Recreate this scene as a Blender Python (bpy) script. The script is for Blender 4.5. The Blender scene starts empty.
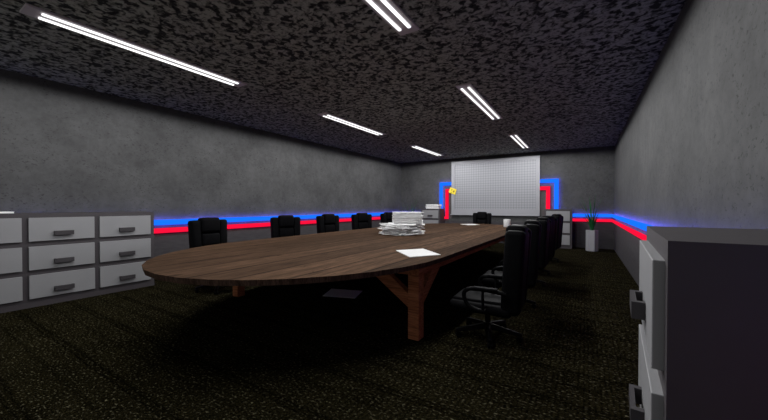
import bpy, bmesh, math, random
from mathutils import Vector, Matrix

# ---------------------------------------------------------------- camera, light, exposure
scene = bpy.context.scene
COL = scene.collection
random.seed(7)
LAMP = 1.4          # look of the tubes
SPOT = 26.0         # light thrown by each lamp's row of emitters
CAM_H = 1.35
FPX = 323.0
cam_d = bpy.data.cameras.new('camera')
cam_d.sensor_fit = 'HORIZONTAL'
cam_d.sensor_width = 36.0
cam_d.lens = 36.0 * FPX / 768.0
cam_d.clip_start = 0.02
cam = bpy.data.objects.new('camera', cam_d)
COL.objects.link(cam)
cam.location = (0, 0, CAM_H)
cam.rotation_euler = (math.pi / 2 - math.atan2(3.7, FPX), 0, math.atan2(201.0, FPX))
scene.camera = cam

world = bpy.data.worlds.new('world')
scene.world = world
world.use_nodes = True
world.node_tree.nodes['Background'].inputs[0].default_value = (1.0, 1.0, 1.0, 1)
world.node_tree.nodes['Background'].inputs[1].default_value = 0.27
scene.view_settings.view_transform = 'Standard'
scene.view_settings.look = 'None'
scene.view_settings.exposure = 0.0
scene.view_settings.gamma = 1.0
scene.view_settings.use_curve_mapping = False

# ---------------------------------------------------------------- node helpers
def new_mat(name):
    m = bpy.data.materials.new(name)
    m.use_nodes = True
    nt = m.node_tree
    b = nt.nodes['Principled BSDF']
    return m, nt, b

def N(nt, typ, **kw):
    n = nt.nodes.new(typ)
    for k, v in kw.items():
        if k.startswith('i_'):
            n.inputs[k[2:].replace('_', ' ')].default_value = v
        else:
            setattr(n, k, v)
    return n

def ramp(nt, src, stops, interp='LINEAR'):
    r = nt.nodes.new('ShaderNodeValToRGB')
    r.color_ramp.interpolation = interp
    els = r.color_ramp.elements
    while len(els) < len(stops):
        els.new(0.5)
    for e, (p, c) in zip(els, stops):
        e.position = p
        e.color = (c[0], c[1], c[2], 1) if isinstance(c, tuple) else (c, c, c, 1)
    nt.links.new(src, r.inputs[0])
    return r

def coords(nt, scale=(1, 1, 1), rot=(0, 0, 0), loc=(0, 0, 0)):
    t = nt.nodes.new('ShaderNodeTexCoord')
    mp = nt.nodes.new('ShaderNodeMapping')
    mp.inputs['Scale'].default_value = scale
    mp.inputs['Rotation'].default_value = rot
    mp.inputs['Location'].default_value = loc
    nt.links.new(t.outputs['Object'], mp.inputs[0])
    return mp.outputs[0]

def noise(nt, vec, scale, detail=4, rough=0.55, dist=0.0):
    n = nt.nodes.new('ShaderNodeTexNoise')
    n.inputs['Scale'].default_value = scale
    n.inputs['Detail'].default_value = detail
    n.inputs['Roughness'].default_value = rough
    n.inputs['Distortion'].default_value = dist
    nt.links.new(vec, n.inputs['Vector'])
    return n.outputs['Fac']

def mult(nt, a, b, fac=1.0, mode='MULTIPLY'):
    m = nt.nodes.new('ShaderNodeMix')
    m.data_type = 'RGBA'
    m.blend_type = mode
    m.inputs[0].default_value = fac
    nt.links.new(a, m.inputs[6])
    nt.links.new(b, m.inputs[7])
    return m.outputs[2]

def bump(nt, b, h, strength=0.3, dist=0.01):
    n = nt.nodes.new('ShaderNodeBump')
    n.inputs['Strength'].default_value = strength
    n.inputs['Distance'].default_value = dist
    nt.links.new(h, n.inputs['Height'])
    nt.links.new(n.outputs[0], b.inputs['Normal'])

def plain(name, col, rough=0.5, spec=0.3, var=0.08, scale=6.0, metal=0.0):
    m, nt, b = new_mat(name)
    v = coords(nt)
    f = noise(nt, v, scale, 5)
    lo = tuple(c * (1 - var) for c in col)
    hi = tuple(c * (1 + var) for c in col)
    r = ramp(nt, f, [(0.3, lo), (0.7, hi)])
    nt.links.new(r.outputs[0], b.inputs['Base Color'])
    b.inputs['Roughness'].default_value = rough
    b.inputs['Specular IOR Level'].default_value = spec
    b.inputs['Metallic'].default_value = metal
    return m

def emit(name, col, strength):
    m, nt, b = new_mat(name)
    nt.nodes.remove(b)
    e = nt.nodes.new('ShaderNodeEmission')
    e.inputs[0].default_value = (*col, 1)
    e.inputs[1].default_value = strength
    nt.links.new(e.outputs[0], nt.nodes['Material Output'].inputs[0])
    return m

# ---------------------------------------------------------------- materials
def mat_concrete():
    m, nt, b = new_mat('concrete')
    v = coords(nt)
    big = ramp(nt, noise(nt, v, 1.3, 6, 0.6), [(0.3, (0.059, 0.0592, 0.0602)), (0.7, (0.093, 0.0932, 0.0942))])
    mid = ramp(nt, noise(nt, v, 9, 6, 0.7), [(0.35, 0.80), (0.6, 1.0)])
    vs = coords(nt, scale=(1, 1, 1.6))
    spk = ramp(nt, noise(nt, vs, 26, 3, 0.6, 0.6), [(0.33, 0.50), (0.42, 1.0)])
    patch = ramp(nt, noise(nt, coords(nt, loc=(5, 3, 1)), 2.2, 3), [(0.36, 0.0), (0.56, 1.0)])
    mx = nt.nodes.new('ShaderNodeMix'); mx.data_type = 'RGBA'
    nt.links.new(patch.outputs[0], mx.inputs[0])
    mx.inputs[6].default_value = (1, 1, 1, 1)
    nt.links.new(spk.outputs[0], mx.inputs[7])
    c = mult(nt, mult(nt, big.outputs[0], mid.outputs[0]), mx.outputs[2])
    nt.links.new(c, b.inputs['Base Color'])
    b.inputs['Roughness'].default_value = 0.8
    b.inputs['Specular IOR Level'].default_value = 0.2
    bump(nt, b, spk.outputs[0], 0.25, 0.004)
    return m

def mat_wainscot():
    m, nt, b = new_mat('wainscot')
    big = ramp(nt, noise(nt, coords(nt, scale=(1, 1, 4)), 5, 6, 0.65), [(0.3, (0.044, 0.041, 0.046)), (0.7, (0.062, 0.058, 0.064))])
    nt.links.new(big.outputs[0], b.inputs['Base Color'])
    b.inputs['Roughness'].default_value = 0.75
    b.inputs['Specular IOR Level'].default_value = 0.2
    return m

def mat_ceiling():
    m, nt, b = new_mat('acoustic_ceiling')
    v = coords(nt)
    f = noise(nt, v, 13.5, 2.5, 0.5, 0.6)
    f2 = noise(nt, coords(nt, loc=(3, 7, 0)), 22, 3, 0.6, 0.4)
    r = ramp(nt, f, [(0.41, (0.035, 0.037, 0.037)), (0.55, (0.350, 0.362, 0.320))])
    r2 = ramp(nt, f2, [(0.36, 0.4), (0.50, 1.0)])
    c = mult(nt, r.outputs[0], r2.outputs[0])
    nt.links.new(c, b.inputs['Base Color'])
    b.inputs['Roughness'].default_value = 0.9
    b.inputs['Specular IOR Level'].default_value = 0.1
    bump(nt, b, r.outputs[0], 0.3, 0.006)
    return m

def mat_carpet():
    m, nt, b = new_mat('carpet')
    base = ramp(nt, noise(nt, coords(nt), 3.0, 5, 0.7), [(0.3, (0.0070, 0.0060, 0.0029)), (0.72, (0.0155, 0.0132, 0.0062))])
    loops = ramp(nt, noise(nt, coords(nt, scale=(0.55, 1, 1)), 95, 2, 0.6), [(0.34, 0.22), (0.66, 1.9)])
    spk = ramp(nt, noise(nt, coords(nt, scale=(0.6, 1, 1), loc=(2, 4, 0)), 60, 2, 0.5), [(0.58, (0, 0, 0)), (0.74, (0.115, 0.107, 0.070))])
    # darker rows across the carpet
    t = nt.nodes.new('ShaderNodeTexCoord'); sp = nt.nodes.new('ShaderNodeSeparateXYZ')
    nt.links.new(t.outputs['Object'], sp.inputs[0])
    wob = N(nt, 'ShaderNodeMath', operation='MULTIPLY_ADD'); wob.inputs[1].default_value = 0.05
    nt.links.new(noise(nt, coords(nt), 2.5, 2), wob.inputs[0]); nt.links.new(sp.outputs['Y'], wob.inputs[2])
    d = N(nt, 'ShaderNodeMath', operation='DIVIDE'); d.inputs[1].default_value = 0.50
    nt.links.new(wob.outputs[0], d.inputs[0])
    fr = N(nt, 'ShaderNodeMath', operation='FRACT'); nt.links.new(d.outputs[0], fr.inputs[0])
    rows = ramp(nt, fr.outputs[0], [(0.0, 1.0), (0.03, 0.40), (0.07, 0.9), (0.12, 0.42), (0.18, 1.0), (0.58, 1.0), (0.64, 0.65), (0.70, 1.0)])
    w2 = nt.nodes.new('ShaderNodeTexWave'); w2.wave_type = 'BANDS'; w2.bands_direction = 'X'
    w2.inputs['Scale'].default_value = 9.0
    w2.inputs['Distortion'].default_value = 0.6
    nt.links.new(coords(nt), w2.inputs['Vector'])
    weave = ramp(nt, w2.outputs['Fac'], [(0.0, 0.6), (0.5, 1.0)])
    c = mult(nt, base.outputs[0], loops.outputs[0])
    c = mult(nt, c, weave.outputs[0])
    c = mult(nt, c, spk.outputs[0], 1.0, 'ADD')
    c = mult(nt, c, rows.outputs[0])
    nt.links.new(c, b.inputs['Base Color'])
    b.inputs['Roughness'].default_value = 1.0
    b.inputs['Specular IOR Level'].default_value = 0.0
    bump(nt, b, loops.outputs[0], 0.6, 0.006)
    return m

def mat_wood(name, dark, light, axis, plank=None, grain=18, nails=False):
    """grain runs along `axis`; optional plank seams of the given width across it"""
    m, nt, b = new_mat(name)
    sc = [1.0, 1.0, 1.0]
    sc['XYZ'.index(axis)] = 0.07
    v = coords(nt, scale=tuple(sc))
    g = ramp(nt, noise(nt, v, grain, 6, 0.65, 0.3), [(0.30, dark), (0.70, light)])
    fine = ramp(nt, noise(nt, v, grain * 5, 3, 0.6), [(0.35, 0.50), (0.6, 1.0)])
    c = mult(nt, g.outputs[0], fine.outputs[0])
    if plank:
        cross = 'X' if axis == 'Y' else 'Y'
        t = nt.nodes.new('ShaderNodeTexCoord')
        s = nt.nodes.new('ShaderNodeSeparateXYZ')
        nt.links.new(t.outputs['Object'], s.inputs[0])
        d = N(nt, 'ShaderNodeMath', operation='DIVIDE'); d.inputs[1].default_value = plank
        nt.links.new(s.outputs[cross], d.inputs[0])
        fr = N(nt, 'ShaderNodeMath', operation='FRACT'); nt.links.new(d.outputs[0], fr.inputs[0])
        seam = ramp(nt, fr.outputs[0], [(0.0, 0.22), (0.03, 0.35), (0.065, 1.0), (0.97, 1.0), (1.0, 0.22)])
        fl = N(nt, 'ShaderNodeMath', operation='FLOOR'); nt.links.new(d.outputs[0], fl.inputs[0])
        wn = nt.nodes.new('ShaderNodeTexWhiteNoise'); wn.noise_dimensions = '1D'
        nt.links.new(fl.outputs[0], wn.inputs['W'])
        tone = ramp(nt, wn.outputs['Value'], [(0.0, 0.70), (1.0, 1.18)])
        c = mult(nt, mult(nt, c, seam.outputs[0]), tone.outputs[0])
        # split marks
        vs = coords(nt, scale=(4.0, 1.2, 1) if axis == 'Y' else (1.2, 4.0, 1))
        crack = ramp(nt, noise(nt, vs, 3.2, 2, 0.6, 1.2), [(0.27, 0.35), (0.30, 1.0)])
        c = mult(nt, c, crack.outputs[0])
        bump(nt, b, seam.outputs[0], 0.3, 0.003)
    nt.links.new(c, b.inputs['Base Color'])
    b.inputs['Roughness'].default_value = 0.9
    b.inputs['Specular IOR Level'].default_value = 0.03
    return m

def mat_grid():
    m, nt, b = new_mat('board_grid')
    t = nt.nodes.new('ShaderNodeTexCoord')
    s = nt.nodes.new('ShaderNodeSeparateXYZ')
    nt.links.new(t.outputs['Object'], s.inputs[0])
    outs = []
    for ax, cell in (('X', 0.090), ('Z', 0.0905)):
        d = N(nt, 'ShaderNodeMath', operation='DIVIDE'); d.inputs[1].default_value = cell
        nt.links.new(s.outputs[ax], d.inputs[0])
        f = N(nt, 'ShaderNodeMath', operation='FRACT'); nt.links.new(d.outputs[0], f.inputs[0])
        outs.append(ramp(nt, f.outputs[0], [(0.0, 0.76), (0.24, 0.78), (0.34, 1.0), (1.0, 1.0)]).outputs[0])
    c = mult(nt, outs[0], outs[1])
    k = nt.nodes.new('ShaderNodeRGB'); k.outputs[0].default_value = (0.29, 0.295, 0.32, 1)
    c = mult(nt, c, k.outputs[0])
    nt.links.new(c, b.inputs['Base Color'])
    b.inputs['Roughness'].default_value = 0.55
    return m

def mat_paper(name='paper', col=(0.80, 0.80, 0.80), lines=False):
    m, nt, b = new_mat(name)
    v = coords(nt)
    r = ramp(nt, noise(nt, v, 9, 4), [(0.3, tuple(c * 0.93 for c in col)), (0.7, col)])
    c = r.outputs[0]
    if lines:
        w = nt.nodes.new('ShaderNodeTexWave'); w.wave_type = 'BANDS'; w.bands_direction = 'Y'
        w.inputs['Scale'].default_value = 9
        nt.links.new(v, w.inputs['Vector'])
        l = ramp(nt, w.outputs['Fac'], [(0.0, 0.86), (0.35, 1.0)])
        c = mult(nt, c, l.outputs[0])
    nt.links.new(c, b.inputs['Base Color'])
    b.inputs['Roughness'].default_value = 0.7
    return m

M = {}
M['concrete'] = mat_concrete()
M['wainscot'] = mat_wainscot()
M['ceiling'] = mat_ceiling()
M['carpet'] = mat_carpet()
M['table'] = mat_wood('walnut_planks', (0.052, 0.030, 0.018), (0.122, 0.070, 0.042), 'Y', plank=0.345, grain=14)
M['table_edge'] = mat_wood('walnut_edge', (0.035, 0.022, 0.016), (0.150, 0.095, 0.068), 'Z', grain=30)
M['leg_z'] = mat_wood('red_wood_upright', (0.32, 0.115, 0.050), (0.56, 0.22, 0.105), 'X', grain=16)
M['leg_y'] = mat_wood('red_wood_rail', (0.32, 0.115, 0.050), (0.56, 0.22, 0.105), 'Y', grain=16)
M['frame'] = plain('cabinet_frame', (0.052, 0.046, 0.051), 0.6, 0.3, 0.05)
M['front'] = plain('cabinet_front', (0.245, 0.245, 0.255), 0.55, 0.3, 0.03, 3)
M['handle'] = plain('handle_plastic', (0.045, 0.041, 0.045), 0.5, 0.3)
M['leather'] = plain('black_leather', (0.0026, 0.0026, 0.0032), 0.6, 0.04, 0.25, 14)
M['plastic'] = plain('black_plastic', (0.0025, 0.0025, 0.0028), 0.5, 0.05, 0.1)
M['paper'] = mat_paper('paper', (0.93, 0.93, 0.93))
M['paper_lined'] = mat_paper('paper_lined', (0.76, 0.76, 0.76), True)
def mat_rough_paper():
    m, nt, b = new_mat('rough_paper')
    r = ramp(nt, noise(nt, coords(nt), 38, 3, 0.7), [(0.34, 0.6), (0.46, 0.95)])
    nt.links.new(r.outputs[0], b.inputs['Base Color'])
    b.inputs['Roughness'].default_value = 0.8
    return m
M['paper_rough'] = mat_rough_paper()
M['board_frame'] = plain('board_frame', (0.30, 0.30, 0.325), 0.5, 0.3, 0.03, 3)
M['grid'] = mat_grid()
M['lamp_plate'] = plain('lamp_plate', (0.50, 0.45, 0.48), 0.5, 0.3, 0.05)
M['tube'] = emit('tube_light', (1.0, 1.0, 1.0), LAMP)
M['blue'] = emit('blue_light', (0.008, 0.165, 1.0), 1.15)
M['red'] = emit('red_light', (1.0, 0.006, 0.045), 1.05)
M['blue_halo'] = emit('blue_halo_emitter', (0.09, 0.10, 1.0), 25.0)  # added layer behind the strip, makes the glow on the wall; same for red
M['red_halo'] = emit('red_halo_emitter', (1.0, 0.02, 0.25), 2.0)
M['pot'] = plain('white_ceramic', (0.28, 0.28, 0.30), 0.45, 0.4, 0.03)
M['leaf'] = plain('green_leaf', (0.012, 0.095, 0.028), 0.5, 0.3, 0.3, 8)
M['soil'] = plain('soil', (0.02, 0.014, 0.01), 0.95, 0.1, 0.3, 30)
M['mug'] = plain('white_mug', (0.76, 0.76, 0.76), 0.35, 0.4, 0.02)
M['coffee'] = plain('coffee', (0.05, 0.022, 0.01), 0.2, 0.5)
M['note'] = plain('yellow_note', (0.80, 0.62, 0.06), 0.6, 0.2, 0.06)
M['ink'] = plain('ink', (0.10, 0.085, 0.02), 0.6, 0.2)

# ---------------------------------------------------------------- mesh helpers
def box(bm, lo, hi, mat_index=0):
    lo, hi = Vector(lo), Vector(hi)
    vs = [bm.verts.new((x, y, z)) for x in (lo.x, hi.x) for y in (lo.y, hi.y) for z in (lo.z, hi.z)]
    idx = [(0, 1, 3, 2), (4, 6, 7, 5), (0, 4, 5, 1), (2, 3, 7, 6), (0, 2, 6, 4), (1, 5, 7, 3)]
    fs = [bm.faces.new([vs[i] for i in f]) for f in idx]
    for f in fs:
        f.material_index = mat_index
    return vs, fs

def rbox(bm, lo, hi, r=0.01, seg=3, mtx=None, shape=None):
    t = bmesh.new()
    box(t, lo, hi)
    bmesh.ops.recalc_face_normals(t, faces=t.faces)
    if shape:
        for v in t.verts:
            v.co = shape(v.co)
    bmesh.ops.bevel(t, geom=list(t.edges), offset=r, segments=seg, profile=0.5, affect='EDGES')
    if mtx is not None:
        bmesh.ops.transform(t, matrix=mtx, verts=t.verts)
    merge(bm, t)

def merge(bm, t):
    me = bpy.data.meshes.new('tmp')
    t.to_mesh(me); t.free()
    bm.from_mesh(me)
    bpy.data.meshes.remove(me)

def cyl(bm, c, r1, r2, z0, z1, n=24, caps=True):
    a = [bm.verts.new((c[0] + r1 * math.cos(2 * math.pi * i / n), c[1] + r1 * math.sin(2 * math.pi * i / n), z0)) for i in range(n)]
    b = [bm.verts.new((c[0] + r2 * math.cos(2 * math.pi * i / n), c[1] + r2 * math.sin(2 * math.pi * i / n), z1)) for i in range(n)]
    for i in range(n):
        bm.faces.new((a[i], a[(i + 1) % n], b[(i + 1) % n], b[i]))
    if caps:
        bm.faces.new(list(reversed(a))); bm.faces.new(b)

def lathe(bm, prof, n=28):
    rings = []
    for r, z in prof:
        if r < 1e-5:
            rings.append([bm.verts.new((0, 0, z))])
        else:
            rings.append([bm.verts.new((r * math.cos(2 * math.pi * i / n), r * math.sin(2 * math.pi * i / n), z)) for i in range(n)])
    for a, b in zip(rings, rings[1:]):
        for i in range(n):
            j = (i + 1) % n
            if len(a) == 1 and len(b) > 1: bm.faces.new((a[0], b[i], b[j]))
            elif len(b) == 1 and len(a) > 1: bm.faces.new((a[i], a[j], b[0]))
            elif len(a) > 1: bm.faces.new((a[i], a[j], b[j], b[i]))

def tube(bm, pts, r, n=10, closed=False):
    pts = [Vector(p) for p in pts]
    rings = []
    up0 = None
    for i, p in enumerate(pts):
        if closed:
            d = (pts[(i + 1) % len(pts)] - pts[i - 1]).normalized()
        else:
            d = (pts[min(i + 1, len(pts) - 1)] - pts[max(i - 1, 0)]).normalized()
        if up0 is None:
            up0 = Vector((1, 0, 0)) if abs(d.x) < 0.8 else Vector((0, 0, 1))
        u = (up0 - d * up0.dot(d)).normalized(); up0 = u
        w = d.cross(u)
        rr = r[i] if isinstance(r, (list, tuple)) else r
        rings.append([bm.verts.new(p + u * rr * math.cos(2 * math.pi * k / n) + w * rr * math.sin(2 * math.pi * k / n)) for k in range(n)])
    m = len(rings)
    for i in range(m if closed else m - 1):
        a, b = rings[i], rings[(i + 1) % m]
        for k in range(n):
            bm.faces.new((a[k], a[(k + 1) % n], b[(k + 1) % n], b[k]))
    if not closed:
        bm.faces.new(list(reversed(rings[0]))); bm.faces.new(rings[-1])

def smooth_path(ctrl, per=5):
    """Catmull-Rom through control points"""
    P = [Vector(c) for c in ctrl]
    P = [P[0] * 2 - P[1]] + P + [P[-1] * 2 - P[-2]]
    out = []
    for i in range(1, len(P) - 2):
        for k in range(per):
            t = k / per
            p0, p1, p2, p3 = P[i - 1], P[i], P[i + 1], P[i + 2]
            out.append(0.5 * ((2 * p1) + (p2 - p0) * t + (2 * p0 - 5 * p1 + 4 * p2 - p3) * t * t + (3 * p1 - p0 - 3 * p2 + p3) * t ** 3))
    out.append(P[-2])
    return out

def obj(name, bm, mats, parent=None, smooth=False, loc=None, label=None):
    bmesh.ops.recalc_face_normals(bm, faces=bm.faces)
    me = bpy.data.meshes.new(name)
    bm.to_mesh(me); bm.free()
    o = bpy.data.objects.new(name, me)
    for m in (mats if isinstance(mats, (list, tuple)) else [mats]):
        me.materials.append(m)
    if smooth:
        for p in me.polygons: p.use_smooth = True
        try:
            me.set_sharp_from_angle(angle=math.radians(42))
        except Exception:
            pass
    COL.objects.link(o)
    if parent: o.parent = parent
    if loc is not None: o.location = loc
    if label: o['label'] = label
    return o

def tag(o, label, cat, group=None, kind=None):
    if label: o['label'] = label
    if cat: o['category'] = cat
    if group: o['group'] = group
    if kind: o['kind'] = kind
    return o

def thing(name, label, cat, loc=(0, 0, 0), rz=0, group=None):
    o = bpy.data.objects.new(name, None)
    COL.objects.link(o)
    o.empty_display_size = 0.1
    o.location = loc; o.rotation_euler = (0, 0, rz)
    return tag(o, label, cat, group)

def copy_tree(o, parent=None):
    c = o.copy(); COL.objects.link(c); c.parent = parent
    for ch in list(o.children):
        copy_tree(ch, c)
    return c

def bx(name, lo, hi, m, parent=None, label=None):
    bm = bmesh.new(); box(bm, lo, hi)
    return obj(name, bm, m, parent, label=label)

def rb(name, lo, hi, m, parent=None, r=0.004, label=None, seg=2):
    bm = bmesh.new(); rbox(bm, lo, hi, r, seg)
    return obj(name, bm, m, parent, label=label)

# ---------------------------------------------------------------- room
XL, XR, YB, YF, ZC = -6.82, 0.778, 12.37, -0.95, 3.24
T = 0.12
def struct(name, bm, mats, label=None):
    o = obj(name, bm, mats); o['kind'] = 'structure'
    return o

bm = bmesh.new(); box(bm, (XL - T, YF - T, -T), (XR + T, YB + T, 0)); struct('floor', bm, M['carpet'])
bm = bmesh.new(); box(bm, (XL - T, YF - T, ZC), (XR + T, YB + T, ZC + T)); struct('ceiling', bm, M['ceiling'])
ZW = 0.775
def wall(name, lo, hi):
    bm = bmesh.new()
    box(bm, (lo[0], lo[1], ZW), (hi[0], hi[1], ZC), 0)
    box(bm, (lo[0], lo[1], 0.0), (hi[0], hi[1], ZW), 1)
    return struct(name, bm, [M['concrete'], M['wainscot']])
wall('wall_left', (XL - T, YF - T), (XL, YB + T))
wall('wall_right', (XR, YF - T), (XR + T, YB + T))
wall('wall_back', (XL, YB), (XR, YB + T))

# ---------------------------------------------------------------- light strips
# a front diffuser band standing off the wall, with an added hidden emitter behind it for the wall halo
e = 0.0005
def strip(kind, left, m, mb, label):
    """left: True for the run on the left wall; builds diffuser and backlight (added for the wall halo) as two parts"""
    t = thing('light_strip', label, 'light strip', ((XL if left else XR), YB, 0))
    x0, y0 = t.location.x, t.location.y
    if kind == 'blue':
        z0, z1 = 0.998, 1.098
        xv = (-5.005, -4.87) if left else (-0.885, -0.755)
        zt = (2.185, 2.31) if left else (2.155, 2.28)
    else:
        z0, z1 = 0.846, 0.940
        xv = (-4.755, -4.625) if left else (-1.135, -1.005)
        zt = (1.925, 2.045) if left else (1.905, 2.035)
    if not left: z0 += 0.012; z1 += 0.010
    xe = -4.50 if left else -1.322          # ends against the board frame
    for nm, a, b_, mm, ins in (('diffuser', 0.060, 0.065, m, 0.0), ('halo_emitter', 0.055, 0.0595, mb, 0.004), ('bracket', 0.0005, 0.0545, M['handle'], 0.042)):
        bm = bmesh.new()
        def bb(lo, hi):
            box(bm, (lo[0] - x0, lo[1] - y0, lo[2]), (hi[0] - x0, hi[1] - y0, hi[2]))
        s = 1 if left else -1
        xa, xb = sorted((x0 + s * a, x0 + s * b_))
        bb((xa, YF + 0.01, z0 + ins), (xb, YB - b_, z1 - ins))                      # along the side wall
        xa, xb = sorted((x0 + s * a, xv[1] if left else xv[0]))
        bb((xa, YB - b_, z0 + ins), (xb, YB - a, z1 - ins))                         # along the back wall
        bb((xv[0] + ins, YB - b_, z1 - ins), (xv[1] - ins, YB - a, zt[1] - ins))    # upright
        if left: bb((xv[1] - ins, YB - b_, zt[0] + ins), (xe, YB - a, zt[1] - ins))
        else: bb((xe, YB - b_, zt[0] + ins), (xv[0] + ins, YB - a, zt[1] - ins))
        obj(nm, bm, mm, t)
strip('blue', True, M['blue'], M['blue_halo'], 'glowing blue light strip along the left wall, turning up beside the board')
strip('red', True, M['red'], M['red_halo'], 'glowing red light strip along the left wall, ending by the yellow note')
strip('blue', False, M['blue'], M['blue_halo'], 'glowing blue light strip along the right wall, passing behind the potted plant')
strip('red', False, M['red'], M['red_halo'], 'glowing red light strip along the right wall, below the blue one')

# ---------------------------------------------------------------- ceiling lamps
LIGHT = bpy.data.lights.new('tube_glow', 'SPOT')
LIGHT.energy = SPOT; LIGHT.spot_size = math.radians(179); LIGHT.spot_blend = 0.10; LIGHT.shadow_soft_size = 0.0
def make_lamp():
    t = thing('ceiling_light', '', 'ceiling light')
    bm = bmesh.new(); rbox(bm, (-0.115, -1.16, -0.022), (0.115, 1.16, 0.0), 0.004, 2)
    obj('mounting_plate', bm, M['lamp_plate'], t)
    for s in (-1, 1):
        bm = bmesh.new()
        rbox(bm, (s * 0.056 - 0.019, -1.045, -0.040), (s * 0.056 + 0.019, 1.045, -0.0222), 0.010, 3)
        obj('tube', bm, M['tube'], t)
    for k in range(7):
        ld = LIGHT
        l = bpy.data.objects.new('lamp_glow', ld); COL.objects.link(l); l.parent = t
        l.location = (0, -0.93 + 0.31 * k, -0.060)
    return t
lamp0 = make_lamp()
LX = {'left': -4.53, 'right': -1.615}
LN = {('left', 0): 'double tube ceiling light nearest the camera on the left, above the drawer cabinet',
      ('left', 1): 'double tube ceiling light, middle one of the left row',
      ('left', 2): 'double tube ceiling light, farthest one of the left row',
      ('right', 0): 'double tube ceiling light cut off by the top edge of the photo',
      ('right', 1): 'double tube ceiling light, middle one of the right row above the black chairs',
      ('right', 2): 'double tube ceiling light, farthest of the right row just before the grid board'}
for i, ((s, k), lab) in enumerate(LN.items()):
    o = lamp0 if i == 0 else copy_tree(lamp0)
    o.location = (LX[s], (1.965, 6.05, 10.08)[k], ZC - 0.0005)
    tag(o, lab, 'ceiling light', 'double tube ceiling lights in two rows')

# ---------------------------------------------------------------- grid board
t = thing('grid_board', 'large pale framed board with a square grid on the back wall', 'board', (-2.91, YB, 1.02))
bm = bmesh.new()
L0, L1, Z0, Z1 = -1.585, 1.585, 0.0, 2.085
box(bm, (L0, -0.093, Z1 - 0.115), (L1, -0.0005, Z1))
box(bm, (L0, -0.093, Z0), (L1, -0.0005, 0.225))
box(bm, (L0, -0.093, 0.225), (L0 + 0.13, -0.0005, Z1 - 0.115))
box(bm, (L1 - 0.125, -0.093, 0.225), (L1, -0.0005, Z1 - 0.115))
obj('frame', bm, M['board_frame'], t)
bx('grid_panel', (L0 + 0.13, -0.062, 0.225), (L1 - 0.125, -0.0005, Z1 - 0.115), M['grid'], t)
rb('tray', (L0 - 0.03, -0.130, -0.012), (L1, -0.0935, 0.02), M['board_frame'], t)

# sticky note
t = thing('sticky_note', 'yellow sticky note with a dark scribble on the left edge of the board', 'note', (-4.445, YB - 0.0965, 1.955))
bm = bmesh.new()
q = [(-0.095, 0.150), (0.165, 0.060), (0.105, -0.155), (-0.155, -0.055)]
vs0 = [bm.verts.new((x, 0, z)) for x, z in q]
vs1 = [bm.verts.new((x, -0.006 - (0.012 if i in (2, 3) else 0), z)) for i, (x, z) in enumerate(q)]
bm.faces.new(vs0); bm.faces.new(list(reversed(vs1)))
for i in range(4): bm.faces.new((vs0[i], vs0[(i + 1) % 4], vs1[(i + 1) % 4], vs1[i]))
obj('note_sheet', bm, M['note'], t)
for nm, pts in (('scribble', [(-0.06, 0.075), (-0.035, 0.05), (-0.05, 0.02), (-0.02, 0.045), (0.005, 0.06)]),
                ('scribble', [(0.02, -0.03), (0.06, 0.01), (0.075, -0.025), (0.04, -0.05), (0.03, -0.02), (0.08, -0.01)]),
                ('scribble', [(-0.075, -0.05), (-0.04, -0.06), (-0.02, -0.055)])):
    bm = bmesh.new()
    tube(bm, smooth_path([(x, -0.0125 - (0.006 if z < 0.02 else 0) , z) for x, z in pts], 4), 0.008 if len(pts) > 5 else 0.006, 6)
    obj(nm, bm, M['ink'], t)

# ---------------------------------------------------------------- drawer cabinets
CH = 1.258
ROWS = [(0.43, 0.117), (0.812, 0.498), (1.197, 0.880)]     # top, bottom of the fronts
def cabinet(name, label, cols, depth, loc, rz, group=None):
    """local: front faces +Y at y=0, body extends to -Y, x along the width from 0"""
    t = thing(name, label, 'cabinet', loc, rz, group)
    pitch, st = 0.735, 0.058
    W = cols * pitch + st
    bm = bmesh.new()
    box(bm, (0, -depth, 0), (W, -0.02, CH))           # carcass
    # face frame
    for c in range(cols + 1):
        x = c * pitch
        box(bm, (x, -0.02, 0), (x + st, 0, CH))
    for c in range(cols):
        x0, x1 = c * pitch + st, (c + 1) * pitch
        zs = [0] + [z for r in ROWS for z in (r[1], r[0])] + [CH]
        for a, b_ in zip(zs[0::2], zs[1::2]):
            box(bm, (x0, -0.02, a), (x1, 0, b_))
    obj('body', bm, M['frame'], t)
    for c in range(cols):
        x0, x1 = c * pitch + st, (c + 1) * pitch
        for zt, zb in ROWS:
            d = rb('drawer', (x0 + 0.001, -0.0195, zb + 0.001), (x1 - 0.001, 0.028, zt - 0.001), M['front'], t, 0.003)
            xm, zm = (x0 + x1) / 2, (zt + zb) / 2 - 0.056
            bm = bmesh.new()
            box(bm, (xm - 0.1, 0.052, zm - 0.03), (xm + 0.1, 0.068, zm + 0.03))
            box(bm, (xm - 0.1, 0.0285, zm - 0.03), (xm - 0.075, 0.052, zm + 0.03))
            box(bm, (xm + 0.075, 0.0285, zm - 0.03), (xm + 0.1, 0.052, zm + 0.03))
            obj('handle', bm, M['handle'], d)
    return t
# local +Y -> world +X  : rotation -90 deg; local +X -> world -Y
cabinet('drawer_cabinet', 'long grey cabinet with three columns of pale drawers against the left wall', 3, 0.465,
        (-6.25, 2.605, 0), -math.pi / 2)
# right: front faces -X (rotation +90): local +X -> world +Y
ang = math.atan2(243 - 190, 1918 - 1167)
cabinet('drawer_cabinet', 'grey drawer cabinet in the near right corner of the photo, seen from its dark side', 1, 0.41,
        (0.189, 1.135, 0), math.pi / 2 - ang)
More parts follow.
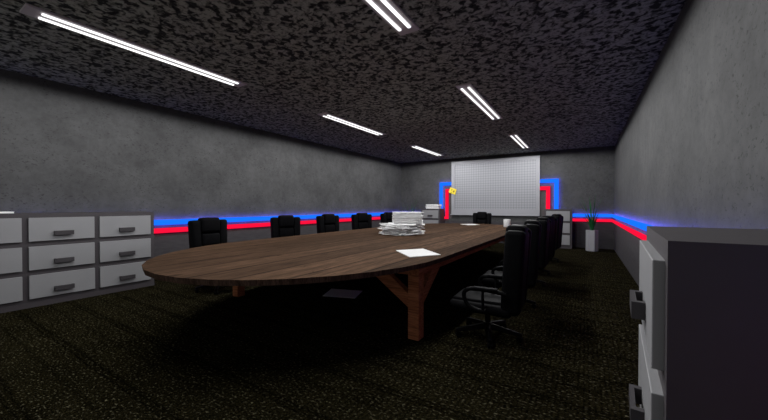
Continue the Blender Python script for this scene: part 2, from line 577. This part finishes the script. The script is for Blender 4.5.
# back wall: front faces -Y (rotation 180): local +X -> world -X
cabinet('drawer_cabinet', 'narrow drawer cabinet on the back wall right of the board, partly hidden by chairs', 1, 0.465,
        (-0.345, 11.80, 0), math.pi)
cabinet('drawer_cabinet', 'narrow drawer cabinet on the back wall left of the board, with papers on top', 1, 0.465,
        (-4.785, 11.80, 0), math.pi)

# ---------------------------------------------------------------- conference table
TX, TY = -2.95, 5.74
A, B_, ST = 1.655, 2.0, 2.50
TT, TB = 0.80, 0.752
t = thing('conference_table', 'long oval conference table of dark brown planks on reddish square legs', 'table', (TX, TY, 0))
def outline(a, b_, st, n=18):
    pts = []
    for i in range(n + 1):
        th = math.pi * i / n
        pts.append((a * math.cos(th), st + b_ * math.sin(th)))
    for i in range(n + 1):
        th = math.pi + math.pi * i / n
        pts.append((a * math.cos(th), -st + b_ * math.sin(th)))
    return pts
bm = bmesh.new()
o_ = outline(A, B_, ST)
top = [bm.verts.new((x, y, TT)) for x, y in o_]
bot = [bm.verts.new((x * 0.995, y * 0.998, TB)) for x, y in o_]
bm.faces.new(top); f = bm.faces.new(list(reversed(bot)))
for i in range(len(o_)):
    f = bm.faces.new((top[i], bot[i], bot[(i + 1) % len(o_)], top[(i + 1) % len(o_)])); f.material_index = 1
obj('tabletop', bm, [M['table'], M['table_edge']], t)
LXo, LYn = 1.545, 2.828       # outer corners of the legs
lw = 0.122
for sx in (-1, 1):
    for sy in (-1, 1):
        bm = bmesh.new()
        x0, x1 = sorted((sx * LXo, sx * (LXo - lw)))
        y0, y1 = sorted((sy * LYn, sy * (LYn - lw)))
        for za, zb in ((0, 0.247), (0.252, 0.497), (0.502, 0.655)):
            rbox(bm, (x0, y0, za), (x1, y1, zb), 0.004, 1)
        box(bm, (x0 + .006, y0 + .006, 0.1), (x1 - .006, y1 - .006, 0.654))
        lg = obj('leg', bm, M['leg_z'], t)
        # braces, one along the end rail and one along the side rail
        for ax in (0, 1):
            bm = bmesh.new()
            c0 = (x0 + x1) / 2; d0 = (y0 + y1) / 2; w = 0.040
            if ax == 0:
                s = -sx; xi = x1 if s > 0 else x0
                pts = [(xi + s * 0.001, 0.31), (xi + s * 0.001, 0.45), (xi + s * 0.27, 0.655), (xi + s * 0.50, 0.655)]
                quad = [[(px, d0 + k * w, pz) for px, pz in pts] for k in (-1, 1)]
            else:
                s = -sy; yi = y1 if s > 0 else y0
                pts = [(yi + s * 0.001, 0.31), (yi + s * 0.001, 0.45), (yi + s * 0.27, 0.655), (yi + s * 0.50, 0.655)]
                quad = [[(c0 + k * w, py, pz) for py, pz in pts] for k in (-1, 1)]
            va = [bm.verts.new(p) for p in quad[0]]; vb = [bm.verts.new(p) for p in quad[1]]
            bm.faces.new(va); bm.faces.new(list(reversed(vb)))
            for i in range(4): bm.faces.new((va[i], va[(i + 1) % 4], vb[(i + 1) % 4], vb[i]))
            obj('brace', bm, M['leg_z'] if ax == 0 else M['leg_y'], t)
for sx in (-1, 1):
    x0, x1 = sorted((sx * (LXo + 0.004), sx * (LXo - lw)))
    rb('side_rail', (x0, -LYn - 0.004, 0.656), (x1, LYn + 0.004, TB - 0.0005), M['leg_y'], t, 0.003)
for sy in (-1, 1):
    y0, y1 = sorted((sy * (LYn + 0.004), sy * (LYn - lw)))
    rb('end_rail', (-LXo + lw + .001, y0, 0.656), (LXo - lw - .001, y1, TB - 0.0005), M['leg_z'], t, 0.003)

# ---------------------------------------------------------------- executive chairs
def make_chair():
    t = thing('office_chair', '', 'chair')
    # star base
    bm = bmesh.new(); cyl(bm, (0, 0), 0.050, 0.042, 0.085, 0.145, 20)
    hub = obj('base_hub', bm, M['plastic'], t, True)
    for k in range(5):
        th = math.radians(90 + 72 * k + 34)
        d = Vector((math.cos(th), math.sin(th), 0)); nrm = Vector((-d.y, d.x, 0))
        bm = bmesh.new()
        sec = [(0.035, 0.030, 0.080, 0.138), (0.16, 0.026, 0.077, 0.118), (0.30, 0.022, 0.062, 0.095), (0.335, 0.016, 0.064, 0.086)]
        rings = []
        for r, hw, zb, zt in sec:
            c = d * r
            rings.append([bm.verts.new(c + nrm * s * hw * f + Vector((0, 0, z))) for s, z, f in ((-1, zb, 1), (1, zb, 1), (1, zb * .4 + zt * .6, 1), (0.5, zt, 1), (-0.5, zt, 1), (-1, zb * .4 + zt * .6, 1))])
        for a, b_ in zip(rings, rings[1:]):
            for i in range(6): bm.faces.new((a[i], a[(i + 1) % 6], b_[(i + 1) % 6], b_[i]))
        bm.faces.new(rings[0]); bm.faces.new(list(reversed(rings[-1])))
        leg = obj('leg', bm, M['plastic'], t, True)
        bm = bmesh.new()
        c = d * 0.312
        for s in (-1, 1):
            # wheel pair
            w = bmesh.new(); cyl(w, (0, 0), 0.029, 0.029, -0.009, 0.009, 16)
            mt = Matrix.Translation(c + nrm * s * 0.014 + Vector((0, 0, 0.0305))) @ d.to_track_quat('X', 'Z').to_matrix().to_4x4() @ Matrix.Rotation(math.pi / 2, 4, 'X')
            bmesh.ops.transform(w, matrix=mt, verts=w.verts); merge(bm, w)
        cyl(bm, (c.x, c.y), 0.008, 0.008, 0.030, 0.070, 8)
        obj('caster', bm, M['plastic'], leg, True)
    bm = bmesh.new(); cyl(bm, (0, 0), 0.026, 0.026, 0.145, 0.22, 16); cyl(bm, (0, 0), 0.017, 0.017, 0.22, 0.272, 16)
    obj('gas_lift', bm, M['plastic'], t, True)
    bm = bmesh.new(); rbox(bm, (-0.14, -0.13, 0.262), (0.14, 0.12, 0.292), 0.008)
    obj('seat_plate', bm, M['plastic'], t, True)
    # seat
    def seat_shape(c):
        c = c.copy()
        if c.y > 0: c.x *= 0.94
        if c.y > 0 and c.z < 0.35: c.y -= 0.03; c.z += 0.015
        return c
    bm = bmesh.new(); rbox(bm, (-0.285, -0.27, 0.292), (0.285, 0.345, 0.395), 0.045, 5, shape=seat_shape)
    seat = obj('seat', bm, M['leather'], t, True)
    bm = bmesh.new(); rbox(bm, (-0.20, -0.20, 0.375), (0.20, 0.315, 0.418), 0.020, 4)
    obj('seat_pad', bm, M['leather'], seat, True)
    # backrest: shell + two side bolsters, leaning back
    lean = Matrix.Translation((0, -0.245, 0.33)) @ Matrix.Rotation(math.radians(3.5), 4, 'X') @ Matrix.Translation((0, 0.245, -0.33))
    bm = bmesh.new()
    def taper(c):
        c = c.copy()
        k = (c.z - 0.32) / 0.8
        c.x *= 0.93 + 0.07 * k
        return c
    rbox(bm, (-0.28, -0.335, 0.32), (0.28, -0.235, 1.105), 0.040, 4, lean, taper)
    for s in (-1, 1):
        lo, hi = sorted((s * 0.155, s * 0.30))
        def tp(c, s=s):
            c = c.copy()
            k = (c.z - 0.34) / 0.78
            c.x *= 0.92 + 0.08 * k
            return c
        rbox(bm, (lo, -0.345, 0.335), (hi, -0.165, 1.125), 0.042, 4, lean, tp)
    back = obj('backrest', bm, M['leather'], t, True)
    bm = bmesh.new()
    rbox(bm, (-0.152, -0.325, 0.915), (0.152, -0.145, 1.165), 0.045, 5, lean)
    obj('head_cushion', bm, M['leather'], back, True)
    for z0, z1 in ((0.70, 0.905), (0.44, 0.69)):
        bm = bmesh.new()
        rbox(bm, (-0.148, -0.26, z0), (0.148, -0.158, z1), 0.034, 4, lean)
        obj('back_cushion', bm, M['leather'], back, True)
    # looped armrests
    for s in (-1, 1):
        x = s * 0.318
        bm = bmesh.new()
        ctrl = [(x, -0.235, 0.535), (x, -0.15, 0.547), (x, 0.02, 0.555), (x, 0.110, 0.547), (x, 0.158, 0.508), (x, 0.152, 0.45), (x, 0.115, 0.385), (x * 0.98, 0.03, 0.350), (x * 0.93, -0.04, 0.345)]
        tube(bm, smooth_path(ctrl, 5), 0.020, 10)
        arm = obj('armrest', bm, M['plastic'], t, True)
        bm = bmesh.new(); tube(bm, [(x, -0.02, 0.550), (x * .99, -0.02, 0.46), (x * .95, -0.02, 0.355)], 0.014, 10)
        obj('arm_strut', bm, M['plastic'], arm, True)
        bm = bmesh.new(); rbox(bm, (x - 0.028, -0.16, 0.550), (x + 0.028, 0.07, 0.578), 0.012, 3)
        obj('arm_pad', bm, M['leather'], arm, True)
    return t
chair0 = make_chair()
R = math.radians
# x, y, rotation (0 faces +Y), label
CHAIRS = [
    (-5.03, 3.02, -90, 'black office chair nearest the drawer cabinet on the left side of the table'),
    (-5.03, 4.50, -116, 'black office chair, second from the drawer cabinet on the left side of the table'),
    (-5.03, 5.90, -102, 'black office chair, third from the drawer cabinet on the left side of the table'),
    (-5.03, 7.22, -114, 'black office chair, fourth from the drawer cabinet, left of the paper pile'),
    (-5.03, 8.75, -100, 'black office chair on the left side, half hidden behind the paper pile'),
    (-0.855, 3.42, 92, 'black office chair nearest the camera on the right side of the table'),
    (-0.88, 4.66, 94, 'black office chair, second from the camera in the right row'),
    (-0.885, 6.02, 88, 'black office chair, third from the camera in the right row'),
    (-0.90, 7.15, 78, 'black office chair, fourth from the camera in the right row'),
    (-0.86, 8.85, 84, 'black office chair at the far end of the right row, before the back cabinet'),
    (-2.95, 10.72, 180, 'black office chair at the far head of the table, below the grid board'),
]
for i, (x, y, rz, lab) in enumerate(CHAIRS):
    o = chair0 if i == 0 else copy_tree(chair0)
    o.location = (x, y, 0); o.rotation_euler = (0, 0, R(rz))
    tag(o, lab, 'chair', 'black office chairs around the conference table')

# ---------------------------------------------------------------- papers
def sheet(name, label, pts, z, th, m, cat='paper', group=None):
    c = Vector((sum(p[0] for p in pts) / 4, sum(p[1] for p in pts) / 4, z))
    bm = bmesh.new()
    a = [bm.verts.new((p[0] - c.x, p[1] - c.y, 0)) for p in pts]
    b_ = [bm.verts.new((p[0] - c.x, p[1] - c.y, th)) for p in pts]
    bm.faces.new(list(reversed(a))); bm.faces.new(b_)
    for i in range(4): bm.faces.new((a[i], a[(i + 1) % 4], b_[(i + 1) % 4], b_[i]))
    o = obj(name, bm, m, loc=c)
    return tag(o, label, cat, group)

sheet('paper_sheet', 'white paper lying by the right edge of the table, nearest the camera', [(-1.985, 3.47), (-1.765, 3.79), (-1.375, 3.42), (-1.595, 3.09)], TT + 0.0005, 0.006, M['paper_lined'])
sheet('paper_sheet', 'white paper lying at the far end of the table before the head chair', [(-3.24, 9.62), (-2.98, 9.95), (-2.64, 9.62), (-2.90, 9.30)], TT + 0.0005, 0.006, M['paper_lined'])
sheet('paper_sheet', 'white paper lying on the dark carpet in front of the table', [(-3.34, 3.62), (-3.507, 4.012), (-2.997, 4.17), (-2.85, 3.775)], 0.001, 0.005, M['paper_lined'])

def sheaf(name, label, loc, size, h, n, jit, rot=0, ragged=0.006, kind=None, group=None):
    """a stack of sheets: n slightly shifted leaves"""
    bm = bmesh.new()
    th = h / n
    for i in range(n):
        tmp = bmesh.new()
        dx, dy, da = random.gauss(0, ragged), random.gauss(0, ragged), random.gauss(0, jit)
        box(tmp, (-size[0] / 2, -size[1] / 2, 0), (size[0] / 2, size[1] / 2, th * 0.86))
        bmesh.ops.transform(tmp, matrix=Matrix.Translation((dx, dy, i * th)) @ Matrix.Rotation(rot + da, 4, 'Z'), verts=tmp.verts)
        merge(bm, tmp)
    o = obj(name, bm, M['paper'], loc=loc)
    return tag(o, label, 'papers', group, kind)

# wide ragged heap
bm = bmesh.new()
HX, HY = -3.08, 5.64
nl = 34
hh = 0.205
for i in range(nl):
    for k in range(7):
        tmp = bmesh.new()
        th = 2 * math.pi * k / 7 + random.uniform(-.4, .4)
        rr = random.uniform(0.12, 0.27) if k else 0
        w, l = 0.28, 0.36
        box(tmp, (-w / 2, -l / 2, 0), (w / 2, l / 2, hh / nl * random.uniform(.6, .95)))
        tilt = Matrix.Rotation(random.gauss(0, 0.022), 4, 'X') @ Matrix.Rotation(random.gauss(0, 0.022), 4, 'Y')
        bmesh.ops.transform(tmp, matrix=Matrix.Translation((rr * math.cos(th) * 1.1, rr * math.sin(th), i * hh / nl + 0.003 + random.uniform(0, .001))) @ Matrix.Rotation(random.uniform(0, 3.14), 4, 'Z') @ tilt, verts=tmp.verts)
        merge(bm, tmp)
for v in bm.verts:
    v.co.z = min(max(v.co.z, 0.0), hh + 0.010)
tag(obj('paper_heap', bm, M['paper_rough'], loc=(HX, HY, TT + 0.0005)), 'wide ragged heap of loose white papers on the middle of the table', 'papers', kind='stuff')
z = TT + hh + 0.0125
for k, (h, lab, da) in enumerate(((0.075, 'neat white paper stack lying directly on the ragged heap', 0.05), (0.072, 'neat white paper stack between two others on the ragged heap', -0.06), (0.070, 'neat white paper stack, topmost on the ragged heap', 0.02))):
    sheaf('paper_stack', lab, (HX + 0.085 + (0, 0.012, -0.006)[k], HY + 0.05, z), (0.56, 0.36), h, 12, 0.025, R(28) + da, 0.011, group='neat paper stacks on the heap')
    z += h + 0.0015

# stacks on the back left cabinet, and on the left cabinet
z = CH + 0.0005
for k, (h, lab) in enumerate(((0.088, 'white paper stack lying directly on the back left cabinet'), (0.080, 'white paper stack, the upper one on the back left cabinet'))):
    sheaf('paper_stack', lab, (-5.13 + 0.015 * k, 11.99, z), (0.52, 0.34), h, 9, 0.03, 0.05 - 0.1 * k, 0.010, group='paper stacks on the back left cabinet')
    z += h + 0.0015
sheaf('paper_stack', 'thin white paper stack on top of the long left cabinet', (-6.52, 0.80, CH + 0.0005), (0.34, 0.46), 0.022, 4, 0.01, 0.0, 0.002)

# ---------------------------------------------------------------- mug
t = thing('mug', 'white mug standing on the far right of the table', 'mug', (-1.765, 9.05, TT + 0.0005), R(-62))
bm = bmesh.new()
lathe(bm, [(0, 0), (0.083, 0), (0.088, 0.006), (0.088, 0.198), (0.085, 0.203), (0.080, 0.198), (0.079, 0.175), (0, 0.175)][:], 28)
body = obj('cup_body', bm, M['mug'], t, True)
bm = bmesh.new(); lathe(bm, [(0, 0.1755), (0.0785, 0.1755), (0.0785, 0.186), (0, 0.186)], 28)
obj('coffee', bm, M['coffee'], t, True, label='dark brown coffee')
bm = bmesh.new()
tube(bm, smooth_path([(0.084, 0, 0.165), (0.118, 0, 0.160), (0.130, 0, 0.11), (0.118, 0, 0.06), (0.084, 0, 0.045)], 5), 0.011, 8)
obj('cup_handle', bm, M['mug'], t, True)
t.rotation_euler = (0, 0, R(100))

# ---------------------------------------------------------------- potted plants
def plant(label, loc, h, seed, scale=1.0, rz=0, n=18, spread=1.0, top=1.75):
    rnd = random.Random(seed)
    t = thing('potted_plant', label, 'potted plant', loc, rz)
    bm = bmesh.new()
    r = 0.163
    n6 = 6
    prof = [(r * 0.97, 0), (r, 0.01), (r, h - 0.01), (r * 0.99, h), (r - 0.022, h), (r - 0.022, h - 0.05)]
    rings = [[bm.verts.new((a * math.cos(math.pi * i / 3), a * math.sin(math.pi * i / 3), z)) for i in range(n6)] for a, z in prof]
    bm.faces.new(list(reversed(rings[0])))
    for a, b_ in zip(rings, rings[1:]):
        for i in range(n6): bm.faces.new((a[i], a[(i + 1) % n6], b_[(i + 1) % n6], b_[i]))
    bm.faces.new(rings[-1])
    pot = obj('pot', bm, M['pot'], t)
    bm = bmesh.new()
    ring = [bm.verts.new((0.139 * math.cos(math.pi * i / 3), 0.139 * math.sin(math.pi * i / 3), h - 0.03)) for i in range(6)]
    rg2 = [bm.verts.new((0.139 * math.cos(math.pi * i / 3), 0.139 * math.sin(math.pi * i / 3), h - 0.0495)) for i in range(6)]
    bm.faces.new(ring); bm.faces.new(list(reversed(rg2)))
    for i in range(6): bm.faces.new((ring[i], rg2[i], rg2[(i + 1) % 6], ring[(i + 1) % 6]))
    obj('soil', bm, M['soil'], pot)
    for k in range(n):
        th = rnd.uniform(0, 2 * math.pi)
        tall = rnd.random()
        H = (top - h) * (0.38 + 0.62 * tall)
        out = spread * (0.38 - 0.10 * tall) * rnd.uniform(0.5, 1.15)
        curl = rnd.uniform(0.0, 0.12) * (1 - tall)
        d = Vector((math.cos(th), math.sin(th), 0)); nn = Vector((-d.y, d.x, 0))
        b0 = d * rnd.uniform(0.005, 0.045)
        bm = bmesh.new()
        prev = None
        S = 8
        w0 = rnd.uniform(0.013, 0.021)
        for i in range(S + 1):
            u = i / S
            c = b0 + d * out * (u ** 1.7) + Vector((0, 0, h - 0.035 + H * (u - curl * 1.6 * u ** 3)))
            w = w0 * (0.65 + 0.9 * u * (1 - u) * 2) * (1 - u ** 3) + 0.0008
            th_ = 0.003
            row = [bm.verts.new(c - nn * w), bm.verts.new(c + d * th_), bm.verts.new(c + nn * w), bm.verts.new(c - d * th_)]
            if prev:
                for j in range(4): bm.faces.new((prev[j], prev[(j + 1) % 4], row[(j + 1) % 4], row[j]))
            else: bm.faces.new(row)
            prev = row
        bm.faces.new(list(reversed(prev)))
        obj('leaf', bm, M['leaf'], t, True)
    return t
plant('spiky green plant in a tall white pot in the back right corner', (0.185, 11.62, 0), 0.63, 3, rz=R(-8))
plant('spiky green plant in the back left corner, mostly hidden behind the papers', (-6.08, 11.80, 0), 0.63, 11, rz=R(20))
